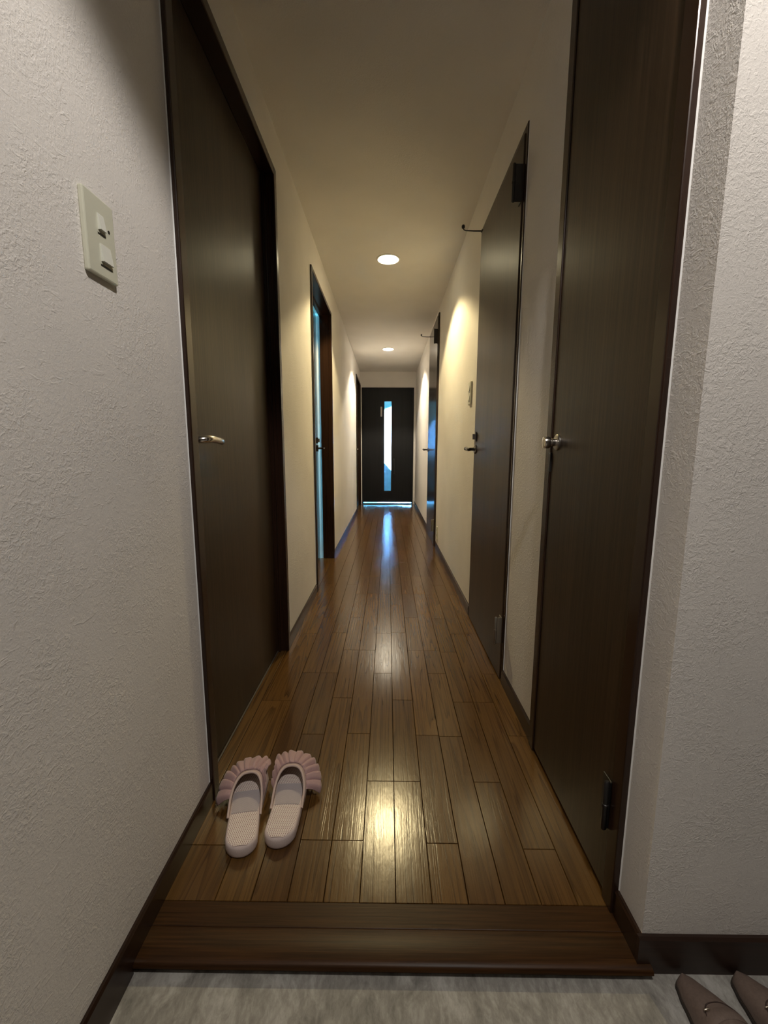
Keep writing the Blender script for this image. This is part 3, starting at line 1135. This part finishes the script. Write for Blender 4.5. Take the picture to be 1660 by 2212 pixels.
    o = mb.build('frill', 'slipper_frill', root, smooth=True, recalc=False)
    o['label'] = 'dusty pink gathered frill fanning round the toe'
    sd = o.modifiers.new('thickness', 'SOLIDIFY')
    sd.thickness = 0.0012
    sd.offset = 0
    parts.append(o)
    root.location = loc
    root.rotation_euler = (0, 0, rot)
    return root


slipper('pink frilled slipper nearer the recessed dark door, its toe turned toward that door', (-0.3375, 0.826, 0.0012), math.radians(9.5), True)
slipper('pink frilled slipper nearer the middle of the floor, pointing straight down the hall', (-0.254, 0.849, 0.0012), math.radians(2.5), False)


# ------------------------------------------------------------------ pointed shoes in the entry
def shoe(label, tip, rot, mirror):
    root = empty('shoe', (0, 0, 0), label, 'shoe', group='pair of beige pointed shoes')
    L = 0.250
    mir = -1 if mirror else 1

    def hw(t):
        """half width at t metres behind the tip"""
        tab = [(0, 0.0125), (0.012, 0.0185), (0.035, 0.029), (0.065, 0.039), (0.09, 0.0405), (0.13, 0.034), (0.17, 0.029), (0.21, 0.0295), (L, 0.026)]
        w = interp(tab, t)
        if t < 0.010:
            w *= math.sqrt(max(0.02, 1 - ((0.010 - t) / 0.010) ** 2))
        if t > L - 0.026:
            w *= math.sqrt(max(0.001, 1 - ((t - L + 0.026) / 0.026) ** 2))
        return w

    def cx(t):
        return mir * (-0.010 * math.exp(-((t) / 0.05) ** 2) + 0.004 * math.sin(math.pi * t / L))

    def top(t):
        tab = [(0, 0.017), (0.02, 0.025), (0.05, 0.036), (0.075, 0.045), (0.11, 0.050), (0.17, 0.050), (0.21, 0.054), (L, 0.060)]
        return interp(tab, t)
    N = 40

    def ring_t(i):
        return L * (0.5 - 0.5 * math.cos(math.pi * i / N))
    # sole
    mb = MB()
    right = [(cx(ring_t(i)) + hw(ring_t(i)) + 0.0015, -ring_t(i)) for i in range(N + 1)]
    left = [(cx(ring_t(i)) - hw(ring_t(i)) - 0.0015, -ring_t(i)) for i in range(N + 1)]
    ol = right + left[::-1]
    mb.extrude(ol, 0.0, 0.007, 'z')
    mb.build('sole', 'shoe_sole', root)
    mb = MB()
    hl = [p for p in right if p[1] < -0.20] + [p for p in left if p[1] < -0.20][::-1]
    # (heel pad sits under the sole's back, thin)
    # upper: cross sections, closed over the toe, open from the throat to the heel
    TH0, TH1 = 0.088, 0.236
    mb = MB()
    M = 18
    vs, fs = [], []
    for i in range(N + 1):
        t = ring_t(i)
        w, h, c = hw(t), top(t), cx(t)
        # opening half angle
        if t <= TH0:
            cut = 0.0
        elif t < TH1:
            cut = 0.36 * math.sin(math.pi * min(1, (t - TH0) / 0.05) / 2) * (1 - 0.12 * max(0, (t - 0.20) / 0.04))
        else:
            cut = 0.30 * max(0, 1 - (t - TH1) / (L - TH1)) ** 0.5
        for sgn in (1, -1):
            for j in range(M + 1):
                ph = (0.5 - cut) * math.pi * j / M
                x = c + sgn * w * math.cos(ph) ** 0.75
                z = 0.006 + (h - 0.006) * math.sin(ph) ** 0.9
                if cut > 0:
                    k = math.sin((0.5 - cut) * math.pi) ** 0.9
                    z = 0.006 + (h - 0.006) * (math.sin(ph) ** 0.9 / k) * (0.80 + 0.2 * k)
                    x = c + sgn * w * (1 - (1 - math.cos(ph)) * 0.55)
                vs.append((x, -t, z))
    row = 2 * (M + 1)
    for i in range(N):
        for s in (0, 1):
            for j in range(M):
                a = i * row + s * (M + 1) + j
                q = (a, a + 1, a + row + 1, a + row)
                fs.append(q if s == 0 else q[::-1])
    mb.add(vs, fs)
    bm = bmesh.new()
    o = mb.build('upper', 'shoe_leather', root, smooth=True, recalc=False)
    bm.from_mesh(o.data)
    bmesh.ops.remove_doubles(bm, verts=bm.verts[:], dist=0.0004)
    bmesh.ops.recalc_face_normals(bm, faces=bm.faces[:])
    bm.to_mesh(o.data)
    bm.free()
    for p in o.data.polygons:
        p.use_smooth = True
    sd = o.modifiers.new('thickness', 'SOLIDIFY')
    sd.thickness = 0.0018
    sd.offset = -1

    def surf(t, a, lift=0.0):
        """point on the toe dome; a from -1 (one flank) to 1"""
        w, h, c = hw(t), top(t), cx(t)
        ph = (1 - abs(a)) * math.pi / 2
        x = c + math.copysign(w * math.cos(ph) ** 0.75, a)
        return Vector((x, -t, 0.006 + (h - 0.006) * math.sin(ph) ** 0.9 + lift))
    # inside
    mb = MB()
    ins = [(cx(t) + 0.8 * hw(t), -t) for t in (0.08, 0.11, 0.15, 0.19, 0.225, 0.24)] + [(cx(t) - 0.8 * hw(t), -t) for t in (0.24, 0.225, 0.19, 0.15, 0.11, 0.08)]
    mb.extrude(ins, 0.0071, 0.010, 'z')
    mb.build('insole', 'shoe_inside', root)
    # apron seam and strap across the vamp
    mb = MB()
    pts = []
    for i in range(25):
        a = -0.62 + 1.24 * i / 24
        tt = 0.100 - 0.046 * (1 - (abs(a) / 0.62) ** 2.6)
        pts.append(surf(tt, a, 0.0004))
    mb.tube(pts, 0.0010, 6)
    o = smooth_angle(mb.build('apron_seam', 'shoe_stitch', root), 60)
    o['label'] = 'dark curved seam over the toe'
    mb = MB()
    vs, fs = [], []
    for i in range(25):
        a = -0.86 + 1.72 * i / 24
        for t2 in (0.062, 0.068, 0.074, 0.080):
            lift = 0.0020 if t2 in (0.068, 0.074) else 0.0006
            vs.append(tuple(surf(t2 + 0.010 * abs(a), a, lift)))
    for i in range(24):
        for j in range(3):
            fs.append((i * 4 + j, i * 4 + j + 1, i * 4 + j + 5, i * 4 + j + 4))
    mb.add(vs, fs)
    o = mb.build('strap', 'shoe_leather', root, smooth=True)
    mb = MB()
    p = surf(0.064, mir * 0.30 * -1, 0.0028)
    mb.lathe((p.x - 0.005, p.y, p.z), (1, 0, 0.15), [(0, 0.001), (0.001, 0.0016), (0.009, 0.0016), (0.010, 0.001)], 10)
    o = smooth_angle(mb.build('metal_bit', 'shoe_bit', root), 50)
    o['label'] = 'tiny bright metal bar on the strap'
    root.location = (tip[0], tip[1], GZ + 0.0006)
    root.rotation_euler = (0, 0, rot)
    return root


shoe('beige pointed shoe standing nearer the wooden step', (0.546, 0.629, 0), math.radians(4), False)
shoe('beige pointed shoe touching the dark baseboard, farther from the wooden step', (0.648, 0.634, 0), math.radians(6), False)
